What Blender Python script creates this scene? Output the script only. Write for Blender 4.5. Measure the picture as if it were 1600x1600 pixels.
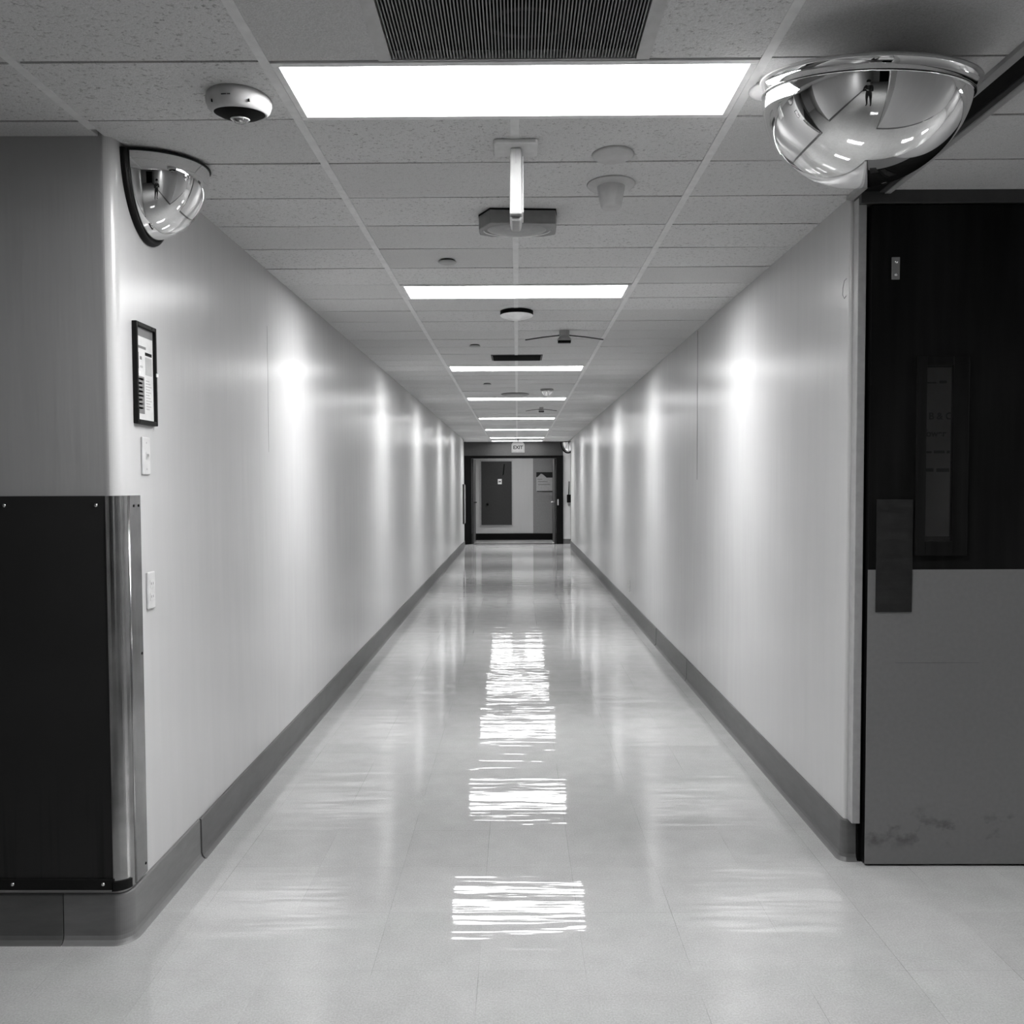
import bpy, bmesh, math, random
from mathutils import Vector, Matrix
random.seed(7)
PI = math.pi
for o in list(bpy.data.objects):
    bpy.data.objects.remove(o)
SC = bpy.context.scene
COL = SC.collection

# ------------------------------------------------------------------ camera, world, exposure
H = 2.418                      # ceiling height
CAMZ = 1.3849
cd = bpy.data.cameras.new('camera')
cam = bpy.data.objects.new('camera', cd)
COL.objects.link(cam)
SC.camera = cam
F_PX, PITCH, YAW, ROLL = 1229.5, 0.0347, -0.0068, -0.0037
cd.sensor_fit = 'HORIZONTAL'
cd.sensor_width = 36.0
cd.lens = 36.0 * F_PX / 1600.0
cd.shift_y = 1.47 / 1600.0
cd.clip_start = 0.02
cd.clip_end = 100
fwd = Vector((math.sin(YAW), math.cos(YAW), 0))
rgt = Vector((math.cos(YAW), -math.sin(YAW), 0))
up0 = Vector((0, 0, 1))
f3 = fwd * math.cos(PITCH) - up0 * math.sin(PITCH)
u3 = fwd * math.sin(PITCH) + up0 * math.cos(PITCH)
cr, sr = math.cos(ROLL), math.sin(ROLL)
r2 = rgt * cr + u3 * sr
u2 = u3 * cr - rgt * sr
M = Matrix((r2, u2, -f3)).transposed().to_4x4()
M.translation = (0, 0, CAMZ)
cam.matrix_world = M

w = bpy.data.worlds.new('world')
SC.world = w
w.use_nodes = True
w.node_tree.nodes['Background'].inputs[0].default_value = (0.5, 0.5, 0.5, 1)
w.node_tree.nodes['Background'].inputs[1].default_value = 0.02
SC.view_settings.view_transform = 'Standard'
SC.view_settings.look = 'None'
SC.view_settings.exposure = 1.6
SC.view_settings.gamma = 1.0
SC.view_settings.use_curve_mapping = False
LAMP = 25.0                     # radiance of the ceiling light lenses
BEAM, FLOORB = 6.0, .20         # emission falloff to front and back, shaped for bands on the walls

# ------------------------------------------------------------------ materials
class NT:
    def __init__(s, name):
        s.m = bpy.data.materials.new(name)
        s.m.use_nodes = True
        s.t = s.m.node_tree
        s.b = s.t.nodes['Principled BSDF']
    def n(s, typ, **kw):
        nd = s.t.nodes.new(typ)
        for k, v in kw.items():
            setattr(nd, k, v)
        return nd
    def put(s, sock, v):
        if hasattr(v, 'links'):
            s.t.links.new(v, sock)
        else:
            sock.default_value = v
    def math(s, op, a, b=0.0, c=0.0):
        nd = s.n('ShaderNodeMath', operation=op)
        s.put(nd.inputs[0], a); s.put(nd.inputs[1], b); s.put(nd.inputs[2], c)
        return nd.outputs[0]
    def coord(s):
        return s.n('ShaderNodeTexCoord').outputs['Object']
    def geo(s):
        return s.n('ShaderNodeNewGeometry').outputs['Position']
    def mapped(s, vec, scale, loc=(0, 0, 0)):
        nd = s.n('ShaderNodeMapping')
        s.put(nd.inputs[0], vec); nd.inputs['Scale'].default_value = scale
        nd.inputs['Location'].default_value = loc
        return nd.outputs[0]
    def noise(s, vec, scale, detail=2, rough=.5):
        nd = s.n('ShaderNodeTexNoise')
        s.put(nd.inputs['Vector'], vec)
        nd.inputs['Scale'].default_value = scale
        nd.inputs['Detail'].default_value = detail
        nd.inputs['Roughness'].default_value = rough
        return nd.outputs['Fac']
    def maprange(s, v, a, b, c, d):
        nd = s.n('ShaderNodeMapRange')
        s.put(nd.inputs[0], v)
        for i, x in enumerate((a, b, c, d)):
            nd.inputs[i + 1].default_value = x
        return nd.outputs[0]
    def grey(s, v):
        nd = s.n('ShaderNodeCombineColor')
        for i in range(3):
            s.put(nd.inputs[i], v)
        return nd.outputs[0]
    def bump(s, h, dist, strength=1.0, normal=None):
        nd = s.n('ShaderNodeBump')
        s.put(nd.inputs['Height'], h)
        nd.inputs['Distance'].default_value = dist
        nd.inputs['Strength'].default_value = strength
        if normal is not None:
            s.put(nd.inputs['Normal'], normal)
        return nd.outputs[0]
    def set(s, **kw):
        for k, v in kw.items():
            s.put(s.b.inputs[k.replace('_', ' ')], v)
        return s.m

def plain(name, g, rough=.5, metal=0.0, spec=.5, var=0.08, vscale=30, bump=0):
    t = NT(name)
    p = t.coord()
    nz = t.noise(p, vscale, 4)
    v = t.maprange(nz, .3, .7, g * (1 - var), g * (1 + var))
    t.set(Base_Color=t.grey(v), Roughness=rough, Metallic=metal, Specular_IOR_Level=spec)
    if bump:
        t.set(Normal=t.bump(nz, bump))
    return t.m

def wall_mat(name, g, rough=.26, spec=.5):
    t = NT(name)
    p = t.geo()
    big = t.noise(p, 1.3, 3)
    fine = t.noise(t.mapped(p, (16, 16, 1.3)), 1.0, 3, .55)
    v = t.maprange(t.math('ADD', t.math('MULTIPLY', big, .5), t.math('MULTIPLY', fine, .5)), .3, .7, g * .96, g * 1.04)
    n1 = t.bump(fine, .0016)
    r = t.maprange(big, .3, .7, rough - .006, rough + .006)
    return t.set(Base_Color=t.grey(v), Roughness=r, Specular_IOR_Level=spec, Normal=n1)

def floor_mat():
    t = NT('waxed_vinyl_tile')
    p = t.geo()
    sp = t.n('ShaderNodeSeparateXYZ'); t.put(sp.inputs[0], p)
    def seam(c, off):
        f = t.math('FRACT', t.math('DIVIDE', t.math('ADD', c, off), .3048))
        e = t.math('MINIMUM', f, t.math('SUBTRACT', 1.0, f))
        return t.math('LESS_THAN', e, .0028)
    sm = t.math('MAXIMUM', seam(sp.outputs[0], 10 * .3048 + .115), t.math('MULTIPLY', seam(sp.outputs[1], 30 * .3048 - .07), .45))
    sn = t.noise(p, 2.2, 3)
    sm = t.math('MULTIPLY', sm, t.maprange(sn, .42, .62, .0, .42))
    cell = t.n('ShaderNodeTexWhiteNoise', noise_dimensions='2D')
    ce = t.n('ShaderNodeCombineXYZ')
    t.put(ce.inputs[0], t.math('FLOOR', t.math('DIVIDE', t.math('ADD', sp.outputs[0], 3.163), .3048)))
    t.put(ce.inputs[1], t.math('FLOOR', t.math('DIVIDE', t.math('ADD', sp.outputs[1], 9.074), .3048)))
    t.put(cell.inputs[0], ce.outputs[0])
    mott = t.noise(p, 9, 5, .65)
    speck = t.noise(p, 190, 3, .6)
    v = t.math('ADD', t.maprange(mott, .3, .7, -.022, .022), t.maprange(speck, .32, .68, -.05, .04))
    v = t.math('ADD', v, t.maprange(cell.outputs[0], 0, 1, -.012, .012))
    v = t.math('ADD', v, .365)
    v = t.math('MULTIPLY', v, t.math('SUBTRACT', 1.0, sm))
    wav = t.noise(t.mapped(p, (1.1, 9.0, 1)), 1.0, 3, .55)
    wav2 = t.noise(t.mapped(p, (2.5, 26.0, 1)), 1.0, 2, .5)
    per = t.math('MULTIPLY', t.math('FRACT', t.math('DIVIDE', t.math('ADD', sp.outputs[1], 9.074), .3048)),
                 t.math('SUBTRACT', cell.outputs[0], .5))
    h = t.math('ADD', t.math('MULTIPLY', wav, 1.0), t.math('MULTIPLY', wav2, .10))
    n1 = t.bump(h, .0024)
    n2 = t.bump(speck, .00002, 1.0, n1)
    r = t.maprange(mott, .3, .7, .022, .045)
    return t.set(Base_Color=t.grey(v), Roughness=r, IOR=1.95, Normal=n2)

def tile_mat():
    t = NT('acoustic_tile')
    p = t.geo()
    sp = t.n('ShaderNodeSeparateXYZ'); t.put(sp.inputs[0], p)
    ce = t.n('ShaderNodeCombineXYZ')
    t.put(ce.inputs[0], t.math('FLOOR', t.math('DIVIDE', t.math('ADD', sp.outputs[0], 6.096 + .0035), .6096)))
    t.put(ce.inputs[1], t.math('FLOOR', t.math('DIVIDE', t.math('SUBTRACT', sp.outputs[1], 1.9463 - 12.192), .3048)))
    cell = t.n('ShaderNodeTexWhiteNoise', noise_dimensions='2D'); t.put(cell.inputs[0], ce.outputs[0])
    pit = t.noise(t.mapped(p, (1, 1.3, 1)), 85, 4, .65)
    pit2 = t.noise(p, 260, 2, .5)
    dark = t.math('ADD', 1.0, t.math('MULTIPLY', t.maprange(cell.outputs[0], .1, .9, .15, .95), t.maprange(pit, .30, .44, -.55, 0.0)))
    v = t.maprange(pit2, .3, .7, .52, .64)
    v = t.math('MULTIPLY', v, dark)
    v = t.math('MULTIPLY', v, t.maprange(cell.outputs[0], 0, 1, .93, 1.07))
    return t.set(Base_Color=t.grey(v), Roughness=.95, Specular_IOR_Level=.1, Normal=t.bump(pit, .003))

def wood_mat():
    t = NT('dark_wood_veneer')
    p = t.coord()
    g = t.noise(t.mapped(p, (22, 22, 1.6)), 1.0, 5, .6)
    g2 = t.noise(t.mapped(p, (3, 3, .8)), 1.0, 2)
    v = t.maprange(t.math('MULTIPLY', g, g2), .12, .42, .0025, .012)
    return t.set(Base_Color=t.grey(v), Roughness=.55, Specular_IOR_Level=.06)

def steel_mat(name, g, rough, sc=(90, 90, 2)):
    t = NT(name)
    p = t.coord()
    b = t.noise(t.mapped(p, sc), 1.0, 3)
    s2 = t.noise(p, 9, 4, .6)
    v = t.maprange(s2, .3, .7, g * .78, g * 1.15)
    return t.set(Base_Color=t.grey(v), Roughness=t.maprange(b, .3, .7, rough * .8, rough * 1.25), Metallic=1.0)

def panel_mat():
    t = NT('dark_kick_laminate')
    p = t.geo()
    sp = t.n('ShaderNodeSeparateXYZ'); t.put(sp.inputs[0], p)
    st = t.noise(t.mapped(p, (45, 45, 1.5)), 1.0, 3)
    low = t.maprange(sp.outputs[2], .17, .55, 1.0, 0.0)
    streak = t.math('MULTIPLY', t.maprange(st, .55, .72, 0.0, .6), low)
    v = t.math('MULTIPLY', t.maprange(t.noise(p, 3, 4), .3, .7, .018, .022), t.math('SUBTRACT', 1.0, streak))
    return t.set(Base_Color=t.grey(v), Roughness=.5, Specular_IOR_Level=.2)

def base_mat(name, g):
    t = NT(name)
    p = t.geo()
    sc = t.noise(t.mapped(p, (7, 7, 26)), 1.0, 5, .7)
    v = t.maprange(sc, .35, .75, g * 1.08, g * .8)
    return t.set(Base_Color=t.grey(v), Roughness=.42, Specular_IOR_Level=.4)

def kick_mat():
    t = NT('grey_door_laminate')
    p = t.geo()
    sp = t.n('ShaderNodeSeparateXYZ'); t.put(sp.inputs[0], p)
    scuff = t.noise(t.mapped(p, (12, 12, 16)), 1.0, 4, .6)
    low = t.math('MULTIPLY', t.maprange(sp.outputs[2], .05, .1, 0, 1), t.maprange(sp.outputs[2], .16, .24, 1, 0))
    d = t.math('MULTIPLY', t.maprange(scuff, .52, .68, 0, .5), low)
    v = t.math('MULTIPLY', t.maprange(t.noise(p, 60, 3), .3, .7, .145, .16), t.math('SUBTRACT', 1.0, d))
    return t.set(Base_Color=t.grey(v), Roughness=.29, Specular_IOR_Level=.5)

def lens_mat():
    # lens emission shaped to put bright bands on the walls: weaker to front and back
    t = NT('lit_lens')
    sp = t.n('ShaderNodeSeparateXYZ'); t.put(sp.inputs[0], t.n('ShaderNodeNewGeometry').outputs['Incoming'])
    k = t.math('POWER', t.math('SUBTRACT', 1.0, t.math('MULTIPLY', sp.outputs[1], sp.outputs[1])), BEAM)
    k = t.math('ADD', FLOORB, t.math('MULTIPLY', k, 1 - FLOORB))
    t.set(Base_Color=(.8, .8, .8, 1), Emission_Color=(1, 1, 1, 1), Emission_Strength=t.math('MULTIPLY', k, LAMP))
    return t.m

def glow_mat(name, s, g=.8):
    t = NT(name)
    return t.set(Base_Color=(g, g, g, 1), Emission_Color=t.grey(t.maprange(t.noise(t.coord(), 8, 2), .3, .7, .9, 1.0)), Emission_Strength=s)

def mirror_mat():
    t = NT('mirrored_acrylic')
    nz = t.noise(t.coord(), 5, 2)
    return t.set(Base_Color=(.86, .86, .86, 1), Metallic=1.0, Roughness=t.maprange(nz, .3, .7, .012, .03))

def glass_mat():
    t = NT('clear_glass')
    return t.set(Base_Color=t.grey(t.maprange(t.noise(t.coord(), 4, 1), .3, .7, .42, .5)), Roughness=.02, Transmission_Weight=1.0, IOR=1.45)

MT = dict(
    wall=wall_mat('semi_gloss_wall_paint', .48, .264, .45),
    front=wall_mat('shaded_wall_paint', .34, .6),  # wall paint darkened: the shade on the near face is put into the colour
    floor=floor_mat(), tile=tile_mat(), wood=wood_mat(), panel=panel_mat(), kick=kick_mat(), lens=lens_mat(),
    gap=plain('shadow_gap_black', .015, .9, spec=0),
    tbar=plain('white_grid_metal', .66, .5, spec=.3),
    lampframe=plain('white_lamp_frame', .7, .4),
    base=base_mat('grey_vinyl_base', .10), basedark=base_mat('dark_vinyl_base', .085), basecorner=base_mat('pale_vinyl_base', .145),
    steel=steel_mat('stainless_steel', .36, .2), dsteel=steel_mat('dull_steel', .05, .5, (2, 2, 40)),
    black=plain('black_metal', .004, .6, spec=.06), blackrub=plain('black_rubber', .006, .45, spec=.15),
    jamb=plain('grey_frame_paint', .32, .35), dframe=plain('dark_frame_paint', .05, .5, spec=.25),
    mirror=mirror_mat(), glass=glass_mat(), white=plain('white_plastic', .78, .35), offwhite=plain('off_white_plastic', .62, .4),
    grey=plain('grey_plastic', .30, .45), dgrey=plain('dark_grey_plastic', .17, .4), charcoal=plain('charcoal', .03, .5, spec=.3),
    paper=plain('paper', .62, .7, spec=.2), ink=plain('ink', .02, .8, spec=.1), midink=plain('grey_ink', .2, .8, spec=.1),
    paleink=plain('pale_grey_ink', .42, .8, spec=.1),
    louvre=plain('grille_metal', .25, .45), duct=plain('duct_grey', .16, .6), plate=plain('wall_toned_plate', .53, .4), tone=plain('ceiling_toned_plastic', .46, .5), signwhite=plain('sign_white', .34, .4), signcase=plain('exit_sign_case', .2, .5), transom=plain('dark_transom_paint', .045, .5, spec=.3),
    chrome=plain('bright_screw', .75, .2, metal=1.0),
    farwall=wall_mat('cross_hall_paint', .40, .5), greypaint=plain('grey_wall_panel', .17, .5),
    doorgrey=plain('dark_grey_door', .036, .5, spec=.2), skin=plain('skin', .35, .5), cloth=plain('black_cloth', .012, .9, spec=.1),
    hair=plain('dark_hair', .01, .6, spec=.2), bracket=plain('bracket_metal', .45, .4),
    seam=plain('seam_line', .12, .7, spec=.2), paneldark=plain('dark_panel', .02, .5),
    sign=glow_mat('lit_sign_face', .06, .16),
)

# ------------------------------------------------------------------ mesh helpers
def nb():
    return bmesh.new()

def box(bm, a, b, mi=0):
    x0, y0, z0 = a; x1, y1, z1 = b
    vs = [bm.verts.new(c) for c in ((x0, y0, z0), (x1, y0, z0), (x1, y1, z0), (x0, y1, z0),
                                    (x0, y0, z1), (x1, y0, z1), (x1, y1, z1), (x0, y1, z1))]
    for f in ((3, 2, 1, 0), (4, 5, 6, 7), (0, 1, 5, 4), (1, 2, 6, 5), (2, 3, 7, 6), (3, 0, 4, 7)):
        bm.faces.new([vs[i] for i in f]).material_index = mi
    return vs

def prism(bm, poly, z0, z1, mi=0, axis='z'):
    def P(p, h):
        if axis == 'z': return (p[0], p[1], h)
        if axis == 'y': return (p[0], h, p[1])
        return (h, p[0], p[1])
    lo = [bm.verts.new(P(p, z0)) for p in poly]
    hi = [bm.verts.new(P(p, z1)) for p in poly]
    n = len(poly)
    for i in range(n):
        j = (i + 1) % n
        bm.faces.new((lo[i], lo[j], hi[j], hi[i])).material_index = mi
    bm.faces.new(lo[::-1]).material_index = mi
    bm.faces.new(hi).material_index = mi

def lathe(bm, prof, seg=48, center=(0, 0, 0), mi=0, a0=0.0, a1=2 * PI, smooth=True, sx=1.0, sy=1.0):
    full = abs(a1 - a0 - 2 * PI) < 1e-6
    rings = []
    k = seg if full else seg + 1
    for r, z in prof:
        if r < 1e-7:
            rings.append([bm.verts.new((center[0], center[1], center[2] + z))])
        else:
            rings.append([bm.verts.new((center[0] + sx * r * math.cos(a0 + (a1 - a0) * i / seg),
                                        center[1] + sy * r * math.sin(a0 + (a1 - a0) * i / seg), center[2] + z)) for i in range(k)])
    for A, B in zip(rings, rings[1:]):
        m = seg
        for i in range(m):
            j = (i + 1) % k if full else i + 1
            if len(A) == 1 and len(B) == 1: continue
            if len(A) == 1: f = (A[0], B[j], B[i])
            elif len(B) == 1: f = (A[i], A[j], B[0])
            else: f = (A[i], A[j], B[j], B[i])
            fc = bm.faces.new(f); fc.material_index = mi; fc.smooth = smooth

def tube(bm, pts, r, seg=10, mi=0, cap=True):
    pts = [Vector(p) for p in pts]
    rings = []
    prev = None
    for i, p in enumerate(pts):
        d = (pts[min(i + 1, len(pts) - 1)] - pts[max(i - 1, 0)]).normalized()
        a = prev if prev is not None else (Vector((0, 0, 1)) if abs(d.z) < .9 else Vector((1, 0, 0)))
        x = d.cross(a).normalized(); y = x.cross(d).normalized(); prev = y
        rings.append([bm.verts.new(p + r * (math.cos(2 * PI * k / seg) * x + math.sin(2 * PI * k / seg) * y)) for k in range(seg)])
    for A, B in zip(rings, rings[1:]):
        for k in range(seg):
            j = (k + 1) % seg
            fc = bm.faces.new((A[k], A[j], B[j], B[k])); fc.smooth = True; fc.material_index = mi
    if cap:
        bm.faces.new(rings[0][::-1]).material_index = mi
        bm.faces.new(rings[-1]).material_index = mi

def obj(name, bm, mats, parent=None, bevel=0, loc=None):
    bmesh.ops.recalc_face_normals(bm, faces=bm.faces)
    me = bpy.data.meshes.new(name)
    bm.to_mesh(me); bm.free()
    if not isinstance(mats, (list, tuple)): mats = [mats]
    for m in mats: me.materials.append(MT[m] if isinstance(m, str) else m)
    o = bpy.data.objects.new(name, me)
    COL.objects.link(o)
    if parent is not None: o.parent = parent
    if loc is not None: o.location = loc
    if bevel:
        md = o.modifiers.new('bevel', 'BEVEL'); md.width = bevel; md.segments = 2; md.limit_method = 'ANGLE'
    return o

def thing(name, label, cat, loc=(0, 0, 0), group=None):
    o = bpy.data.objects.new(name, None); COL.objects.link(o)
    o.location = loc; o.empty_display_size = .05
    o['label'] = label; o['category'] = cat
    if group: o['group'] = group
    return o

def tag(o, label, cat, group=None):
    o['label'] = label; o['category'] = cat
    if group: o['group'] = group
    return o

def struct(name, bm, mats, label, bevel=0, cat='wall'):
    o = obj(name, bm, mats, None, bevel)
    o['kind'] = 'structure'; o['label'] = label; o['category'] = cat
    return o

def text_mesh(name, s, size, mat, parent, loc, rot, extrude=.0006, align='LEFT'):
    c = bpy.data.curves.new(name, 'FONT')
    c.body = s; c.size = size; c.offset = size * .028; c.extrude = extrude; c.align_x = align
    tmp = bpy.data.objects.new(name, c); COL.objects.link(tmp)
    dg = bpy.context.evaluated_depsgraph_get()
    me = bpy.data.meshes.new_from_object(tmp.evaluated_get(dg))
    bpy.data.objects.remove(tmp)
    me.materials.clear(); me.materials.append(MT[mat])
    o = bpy.data.objects.new(name, me); COL.objects.link(o)
    o.parent = parent; o.location = loc; o.rotation_euler = rot
    return o

def arc(cx, cy, r, a0, a1, n=10):
    return [(cx + r * math.cos(a0 + (a1 - a0) * i / n), cy + r * math.sin(a0 + (a1 - a0) * i / n)) for i in range(n + 1)]

# ------------------------------------------------------------------ the setting
XL, XR = -1.192, 1.202
YF = 2.345                     # front face of the left block
YE, YW, YB = 17.65, 18.6, 20.1 # end of the side walls, end wall, far cross-hall wall
BR = .036                      # bullnose radius

bm = nb(); box(bm, (-5, -6.5, -.05), (8.2, 21, 0)); struct('floor', bm, 'floor', 'glossy pale vinyl tile floor', cat='floor')

D, K0 = .3048, 1.9463
TX = -.0035
lamp_rows = [-12, 0, 7, 16, 24, 33, 41, 49, 53, 56]
def cell_skip(i, k):
    return (k in lamp_rows and i in (-1, 0)) or (k == 0 and i in (6, 7, 10, 11)) or (k in (-2, -1) and i in (-1, 0))
bm = nb()
box(bm, (-5, -6.5, H + .02), (8.2, 21, H + .09), 1)
for k in range(-27, 63):
    y0, y1 = K0 + k * D, K0 + (k + 1) * D
    for i in range(-7, 13):
        x0, x1 = TX + i * .6096, TX + (i + 1) * .6096
        if k >= 3 and (x1 < XL - .02 or x0 > XR + .03) and y1 < YE: continue
        if cell_skip(i, k) or (i >= 7 and abs(k) > 4): continue
        g = random.uniform(.0030, .0052)
        dz = [random.uniform(0, .0022) for _ in range(2)]
        vs = box(bm, (x0 + .008, y0 + g, H), (x1 - .008, y1 - g, H + .022))
        for v in vs:
            if v.co.z < H + .01: v.co.z += dz[0] if v.co.x < (x0 + x1) / 2 else dz[1]
for s in (-1, 1):              # narrow tiles beside the grille
    for k in (-2, -1):
        x0, x1 = (TX - .6096 + .008, -.332) if s < 0 else (.322, TX + .6096 - .008)
        box(bm, (x0, K0 + k * D + .002, H), (x1, K0 + (k + 1) * D - .002, H + .022))
struct('ceiling', bm, ['tile', 'gap'], 'grey acoustic tile ceiling in narrow rows', cat='ceiling')
bm = nb()
for i in (-6, -5, -4, -3, -2, -1, 0, 1, 2, 3, 4, 5):
    x = TX + i * .6096
    for (ya, yb) in ([(-6.3, 20.9)] if abs(i) != 0 else [(-6.3, K0 - 12 * D), (K0 - 11 * D, K0 - 2 * D)] + [(K0 + (a + 1) * D, K0 + b * D) for a, b in zip(lamp_rows[1:], lamp_rows[2:])] + [(K0 + 57 * D, 20.9)]):
        if abs(i) >= 2 and ya < 2: yb = 2.86 if i > 0 else 2.3
        box(bm, (x - .0125, ya, H - .0015), (x + .0125, yb, H + .012))
struct('trim_1', bm, 'tbar', 'pale metal ceiling grid bars running down the corridor', cat='ceiling grid')

# left block with a bullnose corner, and the alcove behind its far end
c0 = (XL - BR, YF + BR)
poly = [(-4.6, YF)] + arc(c0[0], c0[1], BR, -PI / 2, 0, 12) + [(XL, YE), (-1.276, YE), (-1.276, YW), (-4.6, YW)]
bm = nb(); prism(bm, poly, 0, H + .02)
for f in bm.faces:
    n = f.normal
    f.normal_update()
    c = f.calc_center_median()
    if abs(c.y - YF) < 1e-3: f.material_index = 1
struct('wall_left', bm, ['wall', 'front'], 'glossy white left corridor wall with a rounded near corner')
poly = [(8.0, 2.875), (XR + .012, 2.875)] + arc(XR + .012, 2.887, .012, -PI / 2, -PI, 6)[1:] + [(XR, YE), (1.42, YE), (1.42, YW), (8.0, YW)]
bm = nb(); prism(bm, poly, 0, H + .02)
struct('wall_right', bm, 'wall', 'glossy white right corridor wall beyond the dark door')
bm = nb()
box(bm, (-1.276, YW, 2.09), (1.083, YW + .12, H + .02), 1)
box(bm, (1.083, YW, 0), (1.42, YW + .12, H + .02), 0)
box(bm, (-4.6, YW, 0), (-1.276, YW + .12, H + .02), 0)
box(bm, (1.42, YW, 0), (8.0, YW + .12, H + .02), 0)
struct('wall_end', bm, ['wall', 'transom'], 'end wall with a dark panel above the double doorway')
bm = nb()
box(bm, (-1.274, YW - .03, 0), (-1.085, YW + .13, 2.09)); box(bm, (.925, YW - .03, 0), (1.083, YW + .13, 2.09))
box(bm, (-1.085, YW - .03, 2.03), (.925, YW + .13, 2.09)); box(bm, (-1.085, YW - .045, 2.075), (.925, YW - .03, 2.09))
box(bm, (1.262, YW - .02, 0), (1.30, YW, H))  # not frame: black strip added as the shadow gap at the wall end
box(bm, (-1.085, YW - .03, 0), (.925, YW + .13, .004), 0)
struct('trim_2', bm, 'black', 'black steel frame of the double doorway at the corridor end, with a black shadow strip beside it', cat='door frame')
bm = nb(); box(bm, (-4.6, YB, 0), (8.0, YB + .1, H + .02)); struct('wall_far', bm, 'farwall', 'pale wall seen through the doorway at the end')
bm = nb(); box(bm, (.405, YB - .03, .165), (.96, YB, H)); struct('trim_3', bm, 'greypaint', 'grey painted wall panel seen at the right of the doorway', cat='wall panel')
bm = nb(); box(bm, (-4.6, YB - .045, 0), (8.0, YB, .165)); struct('baseboard_far', bm, 'black', 'black baseboard seen through the doorway', cat='baseboard')
bm = nb(); box(bm, (-4.7, -6.4, 0), (-4.6, 21, H + .02)); struct('wall_side_left', bm, 'front', 'end wall of the left side hall')
bm = nb(); box(bm, (8.0, -6.4, 0), (8.1, 21, H + .02)); struct('wall_side_right', bm, 'front', 'end wall of the right side hall')
bm = nb(); prism(bm, [(-1.45, 1.45), (-1.45, -6.3), (-4.6, -6.3), (-4.6, 1.45)], 0, H + .02)
struct('wall_behind_left', bm, 'wall', 'left wall block behind the photographer')
bm = nb(); prism(bm, [(.92, 1.1), (8.0, 1.1), (8.0, -6.3), (.92, -6.3)], 0, H + .02)
struct('wall_behind_right', bm, 'farwall', 'right wall block behind the photographer')
bm = nb(); box(bm, (-4.6, -6.4, 0), (8.0, -6.3, H + .02)); struct('wall_back', bm, 'front', 'wall at the far end behind the photographer')
bm = nb(); box(bm, (-.45, -6.3, 0), (.9, -6.26, 2.1), 0)
struct('door_3', bm, 'black', 'dark doorway behind the photographer', cat='door')

# baseboards: a cove section swept along a path
def sweep(name, path, mat, label, z1=.15, normals=None):
    bm = nb()
    sec = [(0.0, .0), (.026, .0), (.021, .004), (.014, .012), (.0105, .024), (.0095, z1 - .004), (.007, z1), (0, z1)]
    P = [Vector((p[0], p[1])) for p in path]
    rows = []
    for i, p in enumerate(P):
        d0 = (P[i] - P[i - 1]).normalized() if i else (P[1] - P[0]).normalized()
        d1 = (P[i + 1] - P[i]).normalized() if i < len(P) - 1 else d0
        d = (d0 + d1).normalized()
        n = Vector((d.y, -d.x)) / max(.5, d.dot(d1))
        rows.append([bm.verts.new((p.x + n.x * o, p.y + n.y * o, z)) for o, z in sec])
    for A, B in zip(rows, rows[1:]):
        for j in range(len(sec) - 1):
            f = bm.faces.new((A[j], A[j + 1], B[j + 1], B[j])); f.smooth = False
    bm.faces.new(rows[0]); bm.faces.new(rows[-1])
    return struct(name, bm, mat, label, cat='baseboard')
corner = [(-1.380, YF)] + arc(c0[0], c0[1], BR, -PI / 2, 0, 12) + [(XL, 2.874)]
sweep('baseboard_front', [(-4.5, YF), (-1.383, YF)], 'basedark', 'dark grey cove base below the black panel')
sweep('baseboard_corner', corner, 'basecorner', 'pale grey cove base wrapping the near left corner')
sweep('baseboard_left', [(XL + .004, 2.878), (XL, 3.3), (XL, YE)], 'base', 'long grey cove base down the left wall')
sweep('baseboard_right', [(XR, YE), (XR, 6.76)], 'base', 'grey cove base at the far part of the right wall')
sweep('baseboard_right', [(XR, 6.74), (XR, 5.534)], 'base', 'short length of grey cove base between two seams on the right')
sweep('baseboard_right', [(XR, 5.524), (XR, 2.887)] + arc(XR + .012, 2.887, .012, PI, 1.5 * PI, 5)[1:] + [(1.25, 2.875)], 'base', 'grey cove base at the near part of the right wall, round its corner')
sweep('baseboard_end', [(1.262, YW), (1.083, YW)][::-1], 'base', 'short grey base under the wall phone', .12)
sweep('baseboard_behind_left', [(-1.45, -6.2), (-1.45, 1.45), (-4.5, 1.45)], 'basedark', 'dark base behind the photographer at left')
sweep('baseboard_behind_right', [(4.5, 1.1), (.92, 1.1), (.92, -6.2)], 'basedark', 'dark base behind the photographer at right')

# seams in the wall boards
bm = nb(); box(bm, (XR - .0012, 5.268, 1.42), (XR + .001, 5.275, H - .01)); struct('trim_4', bm, 'seam', 'thin vertical seam in the right wall', cat='wall seam')
bm = nb(); box(bm, (XL - .001, 3.776, 1.55), (XL + .0008, 3.78, 2.15)); struct('trim_5', bm, 'jamb', 'faint vertical seam in the left wall', cat='wall seam')

# frame of the dark door: jamb, head, and the frame head that runs along the ceiling
bm = nb()
box(bm, (1.214, 2.832, 0.15), (1.243, 2.876, 2.40), 0)
box(bm, (1.2145, 2.812, 2.374), (2.3, 2.876, H + .005), 1)
box(bm, (1.243, 2.852, 0), (1.256, 2.876, 2.374), 2)  # black strip in the gap beside the leaf, standing in for its shade
box(bm, (1.256, 2.868, 0), (2.3, 2.876, .02), 2)
struct('trim_6', bm, ['jamb', 'dframe', 'black'], 'grey steel frame of the dark wooden door', .002, 'door frame')
bm = nb()
box(bm, (1.187, 1.1, H - .012), (1.2125, 2.876, H + .02), 0)
box(bm, (1.2125, 1.1, H - .004), (1.277, 2.812, H + .02), 1)
box(bm, (1.277, 1.1, H - .008), (1.296, 2.812, H + .02), 2)
box(bm, (1.296, 1.1, H - .012), (1.316, 2.812, H + .02), 0)
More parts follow.
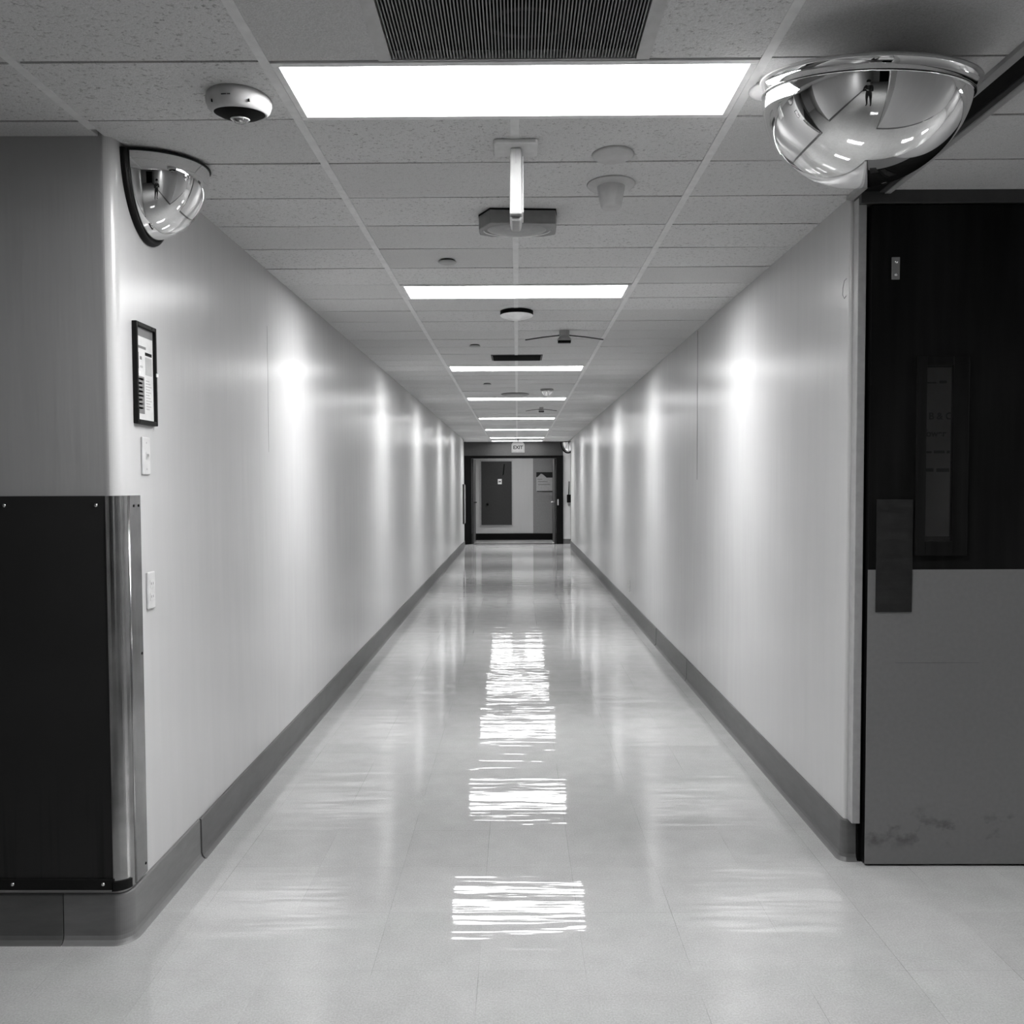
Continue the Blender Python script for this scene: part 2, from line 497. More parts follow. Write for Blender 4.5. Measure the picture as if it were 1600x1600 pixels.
struct('trim_7', bm, ['jamb', 'gap', 'dframe'], 'grey and black frame head running along the ceiling by the dome mirror', 0, 'frame head')

# ------------------------------------------------------------------ ceiling lights
def lamp_parts(root):
    bm = nb()
    x, y, t = .6096, D / 2, .026
    for a, b in (((-x + .014, -y + .003, -.004), (x - .014, -y + .003 + .018, .03)), ((-x + .014, y - .021, -.004), (x - .014, y - .003, .03)),
                 ((-x + .014, -y + .021, -.004), (-x + .032, y - .021, .03)), ((x - .032, -y + .021, -.004), (x - .014, y - .021, .03))):
        box(bm, a, b)
    obj('lamp_frame', bm, 'lampframe', root, .0015)
    bm = nb(); box(bm, (-x + .032, -y + .021, .006), (x - .032, y - .021, .012))
    obj('lens', bm, 'lens', root)
lab = {0: 'lit rectangular ceiling light nearest the camera, just past the air grille',
       7: 'second lit ceiling light, beyond the hanging white sign',
       16: 'third lit ceiling light, behind the small dark ceiling vent',
       24: 'fourth lit ceiling light from the front, behind the shiny ceiling bulb',
       33: 'fifth lit ceiling light from the front, thin bright strip',
       41: 'sixth lit ceiling light from the front, thin bright strip',
       49: 'seventh lit ceiling light, above the far hanging exit sign',
       53: 'farthest lit ceiling light, partly hidden behind the exit sign',
       56: 'unseen ceiling light added to brighten the cross hall beyond the double doorway',  # out of view, put in to light the far wall
       -12: 'ceiling light behind the photographer, seen in the dome mirror'}
proto = None
lab['side'] = 'ceiling light in the right side hall, seen only in the dome mirrors'
lab['side2'] = 'farther ceiling light in the right side hall, seen only in the dome mirrors'
for k in lamp_rows + ['side', 'side2']:
    loc = (TX + (7 if k == 'side' else 11) * .6096, K0 + .5 * D, H) if k in ('side', 'side2') else (TX, K0 + (k + .5) * D, H)
    if proto is None:
        proto = thing('ceiling_light', lab[k], 'ceiling light', loc, 'fluorescent ceiling lights'); lamp_parts(proto); continue
    r = proto.copy(); COL.objects.link(r); r.location = loc; r['label'] = lab[k]
    for ch in proto.children:
        c = ch.copy(); COL.objects.link(c); c.parent = r

# ------------------------------------------------------------------ air grille above the first light
g = thing('air_grille', 'large dark louvred air grille in the ceiling in front of the first light', 'air vent', (-.005, K0 - D, H))
bm = nb()
for a, b in (((-.328, -D + .002, -.003), (-.296, D - .002, .02)), ((.296, -D + .002, -.003), (.328, D - .002, .02)),
             ((-.296, -D + .002, -.003), (.296, -D + .02, .02)), ((-.296, D - .006, -.003), (.296, D - .002, .02))):
    box(bm, a, b)
obj('grille_frame', bm, 'tone', g)
bm = nb()
n = 76
for i in range(n):
    x = -.294 + .588 * (i + .5) / n
    box(bm, (x - .0014, -D + .02, 0), (x + .0014, D - .006, .006))
obj('louvres', bm, 'louvre', g)
bm = nb()
box(bm, (-.31, -D, .16), (.31, D, .165)); box(bm, (-.31, -D, .021), (-.305, D, .16)); box(bm, (.305, -D, .021), (.31, D, .16))
box(bm, (-.31, -D, .021), (.31, -D + .005, .16)); box(bm, (-.31, D - .005, .021), (.31, D, .16))
obj('duct_box', bm, 'duct', g)
bm = nb(); lathe(bm, [(.112, .022), (.112, .010), (.066, .010), (.066, .022)], 44, (.03, .165, 0), sy=.6)
obj('duct_collar', bm, 'black', g)

# small dark vent farther down the corridor
v = thing('ceiling_vent', 'small dark rectangular ceiling vent just before the third light', 'air vent', (0, 6.39, H))
bm = nb(); box(bm, (-.205, -.13, -.004), (.205, .13, .004)); obj('vent_body', bm, 'charcoal', v)
bm = nb()
for i in range(14): box(bm, (-.19, -.12 + i * .018, -.008), (.19, -.114 + i * .018, -.004))
obj('slats', bm, 'black', v)

# ------------------------------------------------------------------ dome camera (left of the first light)
c = thing('security_camera', 'white dome camera with black underside on the ceiling at left', 'camera', (-.738, 2.128, H)); c.scale = (.98, .98, .74); c.rotation_euler = (.155, 0, 0)
bm = nb(); lathe(bm, [(0, .019), (.080, .019), (.084, 0), (.086, -.006), (.086, -.022), (.080, -.042), (.072, -.052), (.069, -.053), (.066, -.050), (0, -.048)], 56)
obj('housing', bm, 'tone', c)
bm = nb(); lathe(bm, [(.067, -.051), (.05, -.062), (.030, -.068), (0, -.069)], 48); obj('underside', bm, 'black', c)
bm = nb(); lathe(bm, [(.024, -.067), (.026, -.070), (.023, -.073), (.020, -.071)], 40); obj('lens_ring', bm, 'white', c)
bm = nb(); lathe(bm, [(.019, -.070), (.015, -.080), (.008, -.085), (0, -.0865)], 32); obj('lens_dome', bm, 'steel', c)
bm = nb()
for i in range(9):
    a = -PI / 2 - .20 + i * .032
    wdt = .0011 if i != 5 else .0004
    cx, cy = .0862 * math.cos(a), .0862 * math.sin(a)
    box(bm, (cx - wdt, cy - .0008, -.021), (cx + wdt, cy + .0008, -.017))
obj('maker_mark', bm, 'charcoal', c)
for a in (-PI / 2 - .62, -PI / 2 + .62):
    bm = nb(); box(bm, (.0845 * math.cos(a) - .0012, .0845 * math.sin(a) - .003, -.038), (.0845 * math.cos(a) + .0012, .0845 * math.sin(a) + .002, -.029))
    obj('notch', bm, 'black', c)

# ------------------------------------------------------------------ mirrors
def dome_profile(R, h, n=28):
    return [(R * math.cos(PI / 2 * i / n), -h * math.sin(PI / 2 * i / n)) for i in range(n + 1)]
m = thing('dome_mirror', 'large chrome full dome mirror hanging below the ceiling at right', 'mirror', (.851, 1.96, 2.333))
m.rotation_euler = (.232, .065, 0)
R = .2375
bm = nb(); lathe(bm, dome_profile(R, .2105, 40), 96); obj('mirror_dome', bm, 'mirror', m)
bm = nb(); lathe(bm, [(R - .003, -.004), (R + .003, -.006), (R + .0035, -.001), (R + .002, .001), (R + .002, .022), (R + .006, .024)], 96)
obj('rim_band', bm, 'mirror', m)
bm = nb(); lathe(bm, [(R + .001, .0225), (R + .013, .0235), (R + .013, .0275), (0, .0275)], 96); obj('back_plate', bm, 'grey', m)
bm = nb(); tube(bm, [(R + .0025, 0, -.0035)] + [((R + .0025) * math.cos(a), (R + .0025) * math.sin(a), -.0035) for a in [2 * PI * i / 96 for i in range(1, 97)]], .0016, 6)
obj('seam_line', bm, 'blackrub', m)
bm = nb(); tube(bm, [(0, -.03, .0275), (0.0, -.03, .07)], .012, 12)
obj('hanger', bm, 'bracket', m)

def half_dome(name, label, loc, rot, px, ry, h, gr):
    """half dome on a wall: local +x away from the wall, y along it, z up (open flat top)"""
    t = thing(name, label, 'mirror', loc); t.rotation_euler = rot
    bm = nb()
    n, k = 36, 24
    rows = []
    for i in range(k + 1):
        ph = PI / 2 * i / k
        if i == k:
            rows.append([bm.verts.new((0.004, 0, -h))]); continue
        rows.append([bm.verts.new((.004 + px * math.cos(ph) * math.sin(PI * j / n), ry * math.cos(ph) * -math.cos(PI * j / n), -h * math.sin(ph))) for j in range(n + 1)])
    for A, B in zip(rows, rows[1:]):
        for j in range(n):
            f = bm.faces.new((A[j], A[j + 1], B[0]) if len(B) == 1 else (A[j], A[j + 1], B[j + 1], B[j])); f.smooth = True
    obj('mirror_dome', bm, 'mirror', t)
    bm = nb(); tube(bm, [(.006, -(ry + gr * .7) * math.cos(PI * j / 40), -(h + gr * .7) * math.sin(PI * j / 40)) for j in range(41)], gr, 12)
    obj('wall_gasket', bm, 'blackrub', t)
    bm = nb(); tube(bm, [(.004 + (px + .001) * math.sin(PI * j / 40), -(ry + .001) * math.cos(PI * j / 40), .001) for j in range(41)], gr * .3, 8)
    obj('top_edge', bm, 'blackrub', t)
    return t
half_dome('half_dome_mirror', 'small chrome half dome mirror with black gasket on the left wall corner', (XL, 2.56, 2.408), (0, 0, 0), .195, .148, .225, .0115)
half_dome('half_dome_mirror', 'tiny half dome mirror on the end wall right of the doorway', (1.20, YW, 2.40), (0, 0, -PI / 2), .16, .16, .24, .014)

# ------------------------------------------------------------------ hanging sign and other ceiling things
s = thing('hanging_sign', 'white hanging exit sign seen edge-on below the ceiling centre', 'sign', (-.001, 2.43, H))
bm = nb()
prism(bm, [(-.060, -.05), (.060, -.05), (.066, -.044), (.066, .044), (.060, .05), (-.060, .05), (-.066, .044), (-.066, -.044)], -.014, 0); obj('canopy', bm, 'offwhite', s, .003)
bm = nb()
prism(bm, [(-.019, -.212), (-.017, -.014), (.017, -.014), (.019, -.212)], -.02, .105, 0, 'y')
prism(bm, [(-.019, -.212), (.019, -.212), (.013, -.226), (-.013, -.226)], .0, .105, 0, 'y')
obj('sign_body', bm, 'signwhite', s, .004)
bm = nb(); box(bm, (.0185, .005, -.20), (.0235, .10, -.03)); obj('sign_face', bm, 'offwhite', s, .002)
bm = nb(); box(bm, (-.0012, -.0212, -.06), (.0012, -.0195, -.016)); obj('joint', bm, 'grey', s)

a = thing('access_point', 'dark grey eight-sided box on the ceiling behind the hanging sign', 'ceiling box', (.002, 3.05, H))
oct_ = [(-.145, -.01), (-.10, -.085), (.145, -.072), (.150, -.02), (.150, .06), (.105, .085), (-.10, .085), (-.145, .06)]
bm = nb(); prism(bm, oct_, -.055, -.004); obj('housing', bm, 'dgrey', a, .004)
bm = nb(); prism(bm, [(x * 1.01, y * 1.01) for x, y in oct_], -.005, 0); obj('mount_plate', bm, 'black', a)
bm = nb(); lathe(bm, [(.115, -.054), (.105, -.060), (.06, -.064), (0, -.065)], 40, sy=.62); obj('cover', bm, 'grey', a)
bm = nb(); tube(bm, [(.128 * math.cos(t_), .078 * math.sin(t_), -.056) for t_ in [PI * i / 24 for i in range(25)]], .0025, 6); obj('edge_trim', bm, 'white', a)

bm = nb(); lathe(bm, [(0, -.012), (.045, -.011), (.060, -.006), (.066, 0), (0, 0)], 40)
tag(obj('ceiling_plate', bm, 'tone', loc=(.303, 2.50, H)), 'shallow round plate on the ceiling right of the hanging sign', 'ceiling plate')
bm = nb(); lathe(bm, [(0, -.010), (.040, -.009), (.052, -.005), (.056, 0), (0, 0)], 40)
tag(obj('ceiling_plate', bm, 'white', loc=(.665, 2.10, H)), 'white disc for a pale patch of ceiling partly hidden by the large dome mirror', 'ceiling plate')  # white disc put in for a pale patch on the ceiling
sp = thing('cone_sprinkler', 'cone-shaped grey sprinkler head hanging from a round plate at right of the sign', 'sprinkler', (.326, 2.745, H))
bm = nb(); lathe(bm, [(0, -.010), (.060, -.009), (.080, -.004), (.083, 0), (0, 0)], 40); obj('plate', bm, 'tone', sp)
bm = nb(); lathe(bm, [(.048, -.006), (.044, -.03), (.035, -.075), (.032, -.08), (0, -.08)], 32); obj('cone', bm, 'tone', sp)
d = thing('smoke_detector', 'round smoke detector with dark rim on the ceiling behind the second light', 'smoke detector', (0, 4.71, H))
bm = nb(); lathe(bm, [(0, 0), (.098, 0), (.098, -.022), (.096, -.024), (0, -.024)], 44); obj('base_ring', bm, 'black', d)
bm = nb(); lathe(bm, [(.098, -.024), (.094, -.030), (.07, -.038), (.035, -.046), (.028, -.050), (0, -.051)], 44); obj('cover', bm, 'white', d)
d = thing('smoke_detector', 'flat round detector on the ceiling right in front of the fourth light', 'smoke detector', (-.02, 8.93, H))
bm = nb(); lathe(bm, [(0, 0), (.16, 0), (.15, -.012), (0, -.014)], 40); obj('base_ring', bm, 'dgrey', d)
bm = nb(); lathe(bm, [(.10, -.0135), (.08, -.017), (0, -.018)], 40); obj('cover', bm, 'grey', d)
for (x, y, l) in ((-.317, 3.646, 'thin round sprinkler cover on the ceiling left of centre, before the second light'),
                  (-.308, 5.817, 'small round sprinkler cover on the ceiling left of centre, beyond the second light'),
                  (-.30, 8.0, 'tiny round sprinkler cover on the ceiling left of centre, beyond the third light')):
    q = thing('sprinkler_cover', l, 'sprinkler cover', (x, y, H), 'concealed sprinkler covers')
    bm = nb(); lathe(bm, [(0, 0), (.034, 0), (.034, -.004), (0, -.005)], 32); obj('collar', bm, 'black', q)
    bm = nb(); lathe(bm, [(0, -.006), (.040, -.006), (.042, -.009), (.040, -.011), (0, -.012)], 32); obj('cap', bm, 'grey', q)
def armed(x, y, sc, l):
    q = thing('armed_sensor', l, 'ceiling sensor', (x, y, H), 'ceiling sensors with two wire arms'); q.scale = (sc, sc, sc * .72)
    bm = nb(); box(bm, (-.035, -.03, -.05), (.035, .03, 0)); obj('mount', bm, 'grey', q, .006)
    bm = nb(); lathe(bm, [(.03, -.05), (.045, -.075), (.052, -.095), (0, -.097)], 32); obj('bell', bm, 'grey', q)
    bm = nb(); box(bm, (-.045, -.02, -.118), (.045, .02, -.097)); obj('foot', bm, 'black', q)
    for s_ in (-1, 1):
        bm = nb(); tube(bm, [(s_ * .035, 0, -.045), (s_ * .15, 0, -.062), (s_ * .275, 0, -.088)], .0058, 8)
        obj('arm', bm, 'charcoal', q)
armed(.318, 5.30, .95, 'ceiling sensor with two thin wire arms, right of the second light')
armed(.322, 10.45, .75, 'small ceiling sensor with two thin wire arms between fourth and fifth lights')
b = thing('mirror_bulb', 'small shiny round fixture on the ceiling before the fourth light', 'ceiling fixture', (.322, 8.5, H))
bm = nb(); lathe(bm, [(0, 0), (.07, 0), (.07, -.012), (0, -.014)], 36); obj('plate', bm, 'grey', b)
bm = nb(); lathe(bm, [(.055, -.013)] + [(.058 * math.cos(t_), -.016 - .055 * math.sin(t_)) for t_ in [PI / 2 * i / 12 for i in range(13)]], 36); obj('globe', bm, 'mirror', b)
e = thing('exit_sign', 'small lit hanging exit sign in front of the doorway at the corridor end', 'sign', (.02, 17.5, H))
bm = nb(); tube(bm, [(0, 0, 0), (0, 0, -.06)], .02, 12); obj('stem', bm, 'grey', e)
bm = nb()
prism(bm, [(-.145, -.30), (.145, -.30), (.145, -.12), (.10, -.06), (-.10, -.06), (-.145, -.12)], -.02, .02, 0, 'y'); obj('case', bm, 'signcase', e, .006)
bm = nb(); box(bm, (-.115, -.026, -.265), (.115, -.0195, -.10)); obj('sign_face', bm, 'sign', e)
text_mesh('lettering', 'EXIT', .105, 'ink', e, (0, -.0275, -.222), (PI / 2, 0, 0), align='CENTER')

# ------------------------------------------------------------------ left front: kick panel, corner guard
p = thing('kick_panel', 'large black wall protection panel on the near left wall', 'wall panel', (-1.9, YF, .165))
bm = nb(); box(bm, (-.9, -.008, .003), (.676, 0, 1.194)); obj('sheet', bm, 'panel', p, .0015)
bm = nb(); box(bm, (-.9, -.014, .0), (.676, -.008, .034)); obj('bottom_rail', bm, 'blackrub', p, .003)
for x in (-1.532, -1.257, -1.8, -2.08):
    for z in (1.331, .184):
        bm = nb(); lathe(bm, [(.0055, 0), (.005, .002), (0, .0032)], 16)
        o = obj('screw', bm, 'chrome', p, loc=(x + 1.9, -.008 if z > 1 else -.014, z - .165)); o.rotation_euler = (PI / 2, 0, 0)
gd = thing('corner_guard', 'stainless steel corner guard on the rounded left wall corner', 'corner guard', (0, 0, .162))
def offs(d_): return [(-1.226, YF - d_)] + arc(c0[0], c0[1], BR + d_, -PI / 2, 0, 14) + [(XL + d_, 2.461)]
bm = nb(); prism(bm, offs(.0095) + offs(.0045)[::-1], 0, 1.197)
for f in bm.faces: f.smooth = False
obj('guard_sheet', bm, 'steel', gd)
bm = nb(); tube(bm, [(XL + .0085, YF + BR + .004, .0), (XL + .0085, YF + BR + .004, 1.196)], .0045, 10); obj('rib', bm, 'steel', gd)
for (y, z) in ((2.418, 1.165), (2.448, 1.165), (2.452, .70), (2.45, .03)):
    bm = nb(); lathe(bm, [(.0042, 0), (.004, .0012), (0, .0016)], 12); o = obj('screw', bm, 'black', gd, loc=(XL + .0095, y, z)); o.rotation_euler = (0, PI / 2, 0)
bm = nb(); prism(bm, [(-1.228, YF - .018)] + arc(c0[0], c0[1], BR + .014, -PI / 2, -.4, 8) + arc(c0[0], c0[1], BR + .0096, -.4, -PI / 2, 8) + [(-1.228, YF - .0096)], 0, .028); obj('foot_cap', bm, 'blackrub', gd)

# ------------------------------------------------------------------ left wall: framed notice, plates
q = thing('framed_notice', 'black framed printed notice on the left wall above the switch plate', 'framed notice', (XL, 2.513, 1.742))
FY, FZ = .068, .159
bm = nb()
fw = .010
for a_, b_ in (((0, -FY, -FZ), (.016, -FY + fw, FZ)), ((0, FY - fw, -FZ), (.016, FY, FZ)), ((0, -FY + fw, -FZ), (.016, FY - fw, -FZ + .014)), ((0, -FY + fw, FZ - .014), (.016, FY - fw, FZ))):
    box(bm, a_, b_)
obj('frame', bm, 'blackrub', q, .002)
bm = nb(); box(bm, (.001, -FY + fw, -FZ + .014), (.006, FY - fw, FZ - .014)); sh = obj('sheet', bm, 'paper', q)
def bar(y0, z0, y1, z1, mat, nm='print'):
    bm = nb(); box(bm, (.006, y0, z0), (.0066, y1, z1)); return obj(nm, bm, mat, sh)
bar(-.058, .118, .058, .145, 'midink', 'header_band')
bar(-.050, .080, .010, .088, 'midink'); bar(.005, .062, .050, .072, 'ink')
bar(-.048, .015, -.038, .066, 'midink'); bar(-.03, .045, -.018, .055, 'midink'); bar(-.03, .02, -.012, .026, 'paleink')
bar(.006, .0, .05, .056, 'paleink'); bar(-.05, -.125, -.004, -.008, 'midink')
for i in range(11): bar(.008, -.02 - i * .009, .03 + .018 * ((i * 7) % 5) / 5, -.0165 - i * .009, 'paleink')
for i in range(8): bar(-.046, -.02 - i * .013, -.012 - .01 * ((i * 3) % 4) / 4, -.014 - i * .013, 'paleink')
bar(-.046, .0, -.028, .008, 'white', 'white_patch')
bm = nb(); box(bm, (.016, .056, .0), (.020, .068, .012)); obj('clip', bm, 'white', q, .002)
bm = nb(); lathe(bm, [(.003, 0), (.0028, .001), (0, .0014)], 10); o = obj('top_screw', bm, 'ink', q, loc=(.0162, .035, .152)); o.rotation_euler = (0, PI / 2, 0)
q = thing('light_switch', 'white switch plate on the left wall under the framed notice', 'switch plate', (XL, 2.515, 1.484))
bm = nb(); box(bm, (0, -.026, -.06), (.007, .026, .06)); obj('plate', bm, 'plate', q, .003)
bm = nb(); box(bm, (.007, -.006, -.012), (.0085, .006, .012)); box(bm, (.008, -.004, -.002), (.016, .004, .006)); obj('toggle', bm, 'plate', q)
for z in (-.042, .042):
    bm = nb(); lathe(bm, [(.003, 0), (0, .001)], 10); o = obj('screw', bm, 'grey', q, loc=(.007, 0, z)); o.rotation_euler = (0, PI / 2, 0)
def outlet(name, label, loc, flip):
    q = thing(name, label, 'wall outlet', loc); q.rotation_euler = (0, 0, PI if flip else 0)
    bm = nb(); box(bm, (0, -.025, -.06), (.008, .025, .06)); obj('plate', bm, 'plate', q, .003)
    for z in (-.021, .021):
        bm = nb(); box(bm, (.008, -.014, z - .013), (.0095, .014, z + .013)); f = obj('socket', bm, 'plate', q, .003)
        bm = nb(); box(bm, (.0095, -.007, z - .003), (.0099, -.0055, z + .005)); box(bm, (.0095, .0055, z - .003), (.0099, .007, z + .005)); obj('slot', bm, 'ink', f)
outlet('wall_outlet', 'white outlet plate on the left wall beside the steel corner guard', (XL, 2.53, 1.051), False)
outlet('wall_outlet', 'small outlet plate low on the right wall, seen edge-on', (XR, 8.41, .31), True)
bm = nb(); tube(bm, [(-.002, -.006, .036), (-.006, .004, .03), (-.008, .012, .005), (-.008, .012, -.02), (-.005, .004, -.034), (-.004, -.008, -.026)], .0011, 6)
tag(obj('wire_hook', bm, 'dgrey', loc=(XR, 2.903, 2.097)), 'thin bent wire hook high on the right wall corner', 'hook')
q = thing('wall_cabinet', 'narrow dark cabinet on the left wall at the far end', 'cabinet', (XL, 17.25, .55))
bm = nb(); box(bm, (0, -.12, 0), (.04, .12, .87)); obj('body', bm, 'paneldark', q, .004)
bm = nb(); box(bm, (.04, -.10, .02), (.046, .10, .85)); obj('front', bm, 'grey', q)

# ------------------------------------------------------------------ dark wooden door on the right
dr = thing('door', 'dark wooden door with grey lower half and narrow window at right', 'door', (1.256, 2.82, .008))
DX = 1.256
bm = nb(); box(bm, (0, 0, 0), (.92, .042, 2.362)); obj('door_leaf', bm, 'wood', dr, .002)
bm = nb(); box(bm, (-.001, -.003, 0), (.92, .0, 1.071)); kp = obj('kick_cladding', bm, 'kick', dr, .001); kp['label'] = 'grey laminate lower half'
bm = nb(); box(bm, (.10, -.0034, .735), (.40, -.003, .7356)); obj('scratch', bm, 'dframe', kp)
bm = nb(); box(bm, (.026, -.0065, .919), (.156, -.003, 1.323)); obj('push_plate', bm, 'dsteel', dr, .0015)
bm = nb(); box(bm, (.070, -.004, 2.100), (.098, 0, 2.178)); lp = obj('latch_plate', bm, 'dgrey', dr, .001)
for z in (2.116, 2.162):
    bm = nb(); lathe(bm, [(.0055, 0), (.005, .002), (0, .003)], 14); o = obj('screw', bm, 'chrome', lp, loc=(.085, -.004, z)); o.rotation_euler = (PI / 2, 0, 0)
bm = nb()
WX0, WX1, WZ0, WZ1 = .164, .346, 1.121, 1.830
GX0, GX1, GZ0, GZ1 = .197, .290, 1.174, 1.797
for a_, b_ in (((WX0, -.012, WZ0), (GX0, 0, WZ1)), ((GX1, -.012, WZ0), (WX1, 0, WZ1)), ((GX0, -.012, WZ0), (GX1, 0, GZ0)), ((GX0, -.012, GZ1), (GX1, 0, WZ1))):
    box(bm, a_, b_)
wf = obj('window_frame', bm, 'wood', dr, .002)
bm = nb(); box(bm, (GX0, -.0075, GZ0), (GX1, -.0045, GZ1)); obj('glass', bm, 'glass', wf)
nt = thing('paper_notice', 'paper notice with black lettering behind the narrow window of the dark door', 'notice', (DX + .197, 2.82, .008))
bm = nb(); box(bm, (.0, -.002, 1.19), (.089, -.001, 1.79)); obj('sheet', bm, plain('dim_paper', .12, .8, spec=.1), nt)
text_mesh('lettering', 'B & C', .034, 'ink', nt, (.010, -.0022, 1.607), (PI / 2, 0, 0), .0002)
text_mesh('lettering', 'ower', .033, 'ink', nt, (.002, -.0022, 1.546), (PI / 2, 0, 0), .0002)
for (x0, z, x1, h_) in ((.004, 1.733, .036, .006), (.046, 1.734, .072, .010), (.0, 1.566, .006, .005), (.001, 1.487, .022, .007), (.030, 1.486, .068, .010), (.076, 1.486, .087, .010), (.001, 1.421, .030, .012), (.040, 1.420, .086, .013)):
    bm = nb(); box(bm, (x0, -.0024, z), (x1, -.002, z + h_)); obj('print', bm, 'ink', nt)

# ------------------------------------------------------------------ far end: doors, access door, poster, phone
for s_, l in ((-1, 'left leaf of the open double door at the corridor end'), (1, 'right leaf of the open double door at the corridor end')):
    x = -1.083 if s_ < 0 else .923
    q = thing('double_door_leaf', l, 'door', (x, YW + .14, .006))
    bm = nb(); box(bm, (0, 0, 0) if s_ < 0 else (-.04, 0, 0), (.04, .98, 2.02) if s_ < 0 else (0, .98, 2.02)); obj('door_leaf', bm, 'doorgrey', q)
    xx = .04 if s_ < 0 else -.04
    bm = nb(); tube(bm, [(xx, .12, .98), (xx - s_ * .06, .12, .98), (xx - s_ * .06, .22, .98)], .012, 8); obj('lever_handle', bm, 'black' if s_ < 0 else 'grey', q)
bm = nb(); box(bm, (.945, YW - .036, .92), (.975, YW - .03, 1.06)); tag(obj('strike_plate', bm, 'grey'), 'small grey strike plate on the right jamb of the far doorway', 'strike plate')
q = thing('access_door', 'dark grey raised door in the far wall seen through the doorway', 'door', (-.53, YB, .383))
bm = nb(); box(bm, (-.42, -.02, -.03), (.42, 0, 1.655)); obj('frame', bm, 'jamb', q)
bm = nb(); box(bm, (-.388, -.03, 0), (.390, -.02, 1.62)); dl = obj('door_leaf', bm, 'doorgrey', q)
bm = nb(); lathe(bm, [(.03, 0), (.028, .03), (0, .04)], 16); o = obj('knob', bm, 'black', q, loc=(-.23, -.03, .526)); o.rotation_euler = (PI / 2, 0, 0)
bm = nb(); box(bm, (.035, -.034, 1.04), (.135, -.03, 1.17)); obj('door_plate', bm, 'white', q, .004)
bm = nb(); box(bm, (.055, -.036, 1.085), (.115, -.034, 1.125)); obj('plate_print', bm, 'midink', q)
bm = nb(); prism(bm, [(.19, 1.55), (.215, 1.55), (.19, 1.29), (.155, 1.25)], -.05, -.032, 0, 'y'); obj('closer_arm', bm, 'black', q)
q = thing('wall_poster', 'grey poster with dark zigzag top and text lines on the grey panel at the end', 'poster', (.70, YB - .03, 1.484))
bm = nb(); box(bm, (-.215, -.012, -.24), (.205, 0, .24)); obj('board', bm, 'grey', q)
bm = nb(); prism(bm, [(-.215, .24), (.205, .24), (.205, .10), (.05, .10), (-.02, .16), (-.06, .19), (-.10, .20), (-.18, .12), (-.215, .11)], -.014, -.012, 0, 'y'); obj('dark_band', bm, 'ink', q)
for (x0, z, x1) in ((-.19, .05, -.06), (-.17, -.01, .07), (-.17, -.085, .14)):
    bm = nb(); box(bm, (x0, -.014, z), (x1, -.012, z + .022)); obj('text_line', bm, 'midink', q)
bm = nb(); box(bm, (-.20, -.016, -.255), (.205, 0, -.238)); obj('bottom_rail', bm, 'black', q)
q = thing('wall_phone', 'black wall phone on the pale wall right of the far doorway', 'phone', (1.21, YW, .95))
bm = nb(); box(bm, (-.04, -.07, .03), (.05, 0, .22)); obj('body', bm, 'black', q, .008)
bm = nb(); tube(bm, [(0, -.05, .22), (.005, -.05, .35), (.012, -.05, .53)], .014, 10); obj('handset', bm, 'charcoal', q)
bm = nb(); lathe(bm, [(0, -.06), (.025, -.04), (.03, 0), (.03, .035)], 20, (.01, -.04, 0)); obj('lower_cup', bm, 'dgrey', q)

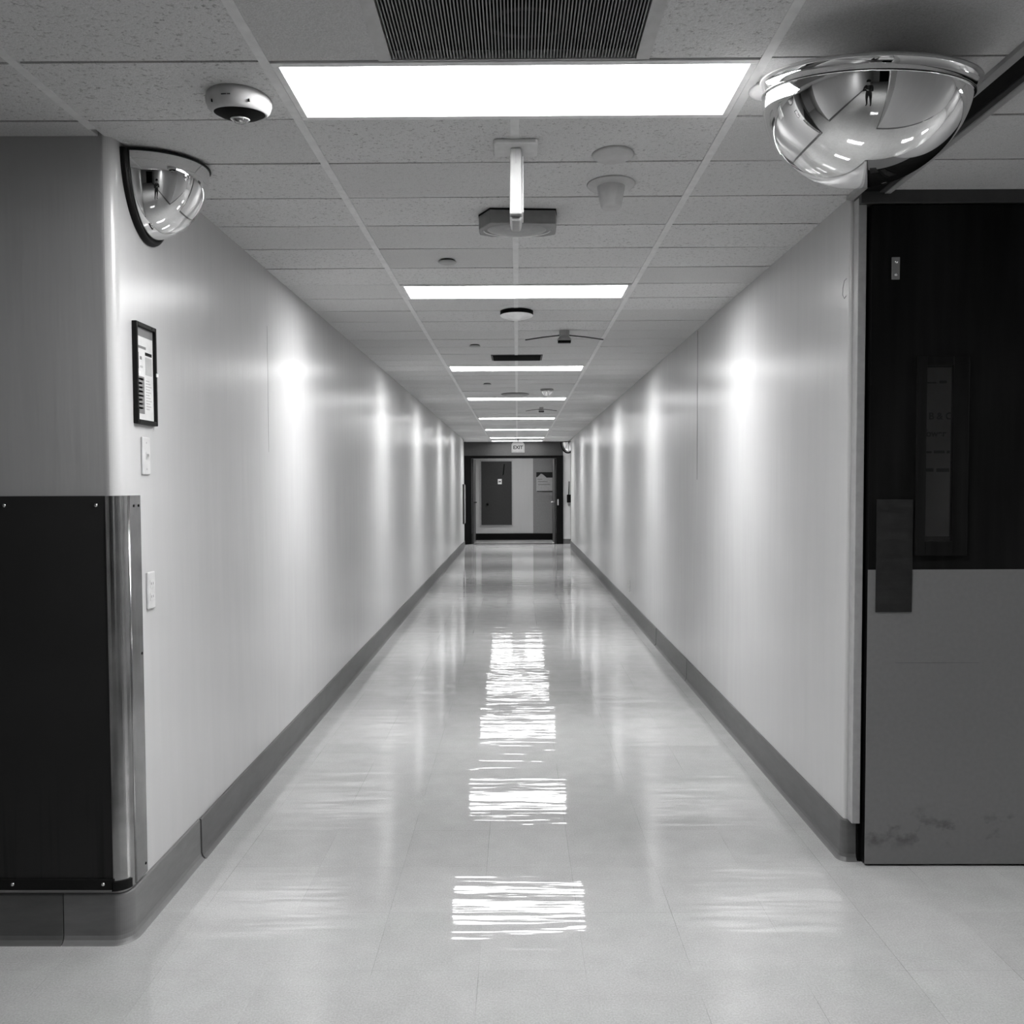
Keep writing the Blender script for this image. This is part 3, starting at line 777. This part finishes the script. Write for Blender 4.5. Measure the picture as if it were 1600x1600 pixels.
# ------------------------------------------------------------------ the photographer (seen only in the mirrors)
pr = thing('person', 'person in dark clothes standing and holding up a phone, seen in the dome mirror', 'person', (-.03, -.46, 0))
V, E_, Rd = [], [], []
def vert(p_, r, frm=None):
    V.append(p_); Rd.append(r)
    if frm is not None: E_.append((frm, len(V) - 1))
    return len(V) - 1
pel = vert((0, 0, .95), .135)
wst = vert((0, .01, 1.10), .13, pel); ch = vert((0, 0, 1.30), .155, wst); nk0 = vert((0, -.01, 1.44), .085, ch)
nk = vert((0, 0, 1.51), .055, nk0); hd = vert((0, .02, 1.60), .088, nk); hd2 = vert((0, .01, 1.68), .095, hd); hd3 = vert((0, 0, 1.74), .06, hd2)
vert((0, .115, 1.605), .016, hd)
for sx in (-1, 1):
    hp = vert((sx * .09, 0, .90), .105, pel); kn = vert((sx * .11, .02, .50), .065, hp); an = vert((sx * .12, -.02, .09), .045, kn); vert((sx * .14, .13, .035), .036, an)
    sh_ = vert((sx * .17, 0, 1.41), .065, nk0); el = vert((sx * .23, .12, 1.17), .045, sh_); wr = vert((sx * .09, .36, 1.34), .030, el); pm = vert((sx * .065, .405, 1.365), .028, wr)
    for i, (dz, ln) in enumerate(((.035, .05), (.018, .058), (0.0, .054), (-.016, .044))):
        k1 = vert((sx * .050, .43, 1.37 + dz), .0085, pm); vert((sx * (.05 - ln * .5), .438, 1.372 + dz), .0075, k1)
    t1 = vert((sx * .055, .39, 1.40), .010, pm); vert((sx * .035, .405, 1.415), .008, t1)
me = bpy.data.meshes.new('body'); me.from_pydata(V, E_, [])
bo = bpy.data.objects.new('body', me); COL.objects.link(bo); bo.parent = pr
sk = bo.modifiers.new('skin', 'SKIN')
for i, sv in enumerate(me.skin_vertices[0].data): sv.radius = (Rd[i], Rd[i]); sv.use_root = (i == 0)
ss = bo.modifiers.new('sub', 'SUBSURF'); ss.levels = 1; ss.render_levels = 2
t = NT('clothes_and_skin'); spz = t.n('ShaderNodeSeparateXYZ'); t.put(spz.inputs[0], t.coord())
hand = t.math('GREATER_THAN', spz.outputs[1], .34); head = t.math('GREATER_THAN', spz.outputs[2], 1.49)
t.set(Base_Color=t.grey(t.math('ADD', .012, t.math('MULTIPLY', t.math('MAXIMUM', hand, head), .33))), Roughness=.7)
me.materials.append(t.m)
bm = nb(); bmesh.ops.create_icosphere(bm, subdivisions=3, radius=.108)
for v_ in bm.verts:
    v_.co.z = max(v_.co.z, -.03 if v_.co.y > 0 else -.10); v_.co.y *= 1.05
obj('hair', bm, 'hair', pr, loc=(0, -.012, 1.70))
bm = nb(); box(bm, (-.075, 0, -.037), (.075, .008, .037))
tag(obj('phone', bm, 'black', bevel=.003, loc=(-.03, -.014, 1.385)), 'phone held up by the person in the mirror', 'phone')
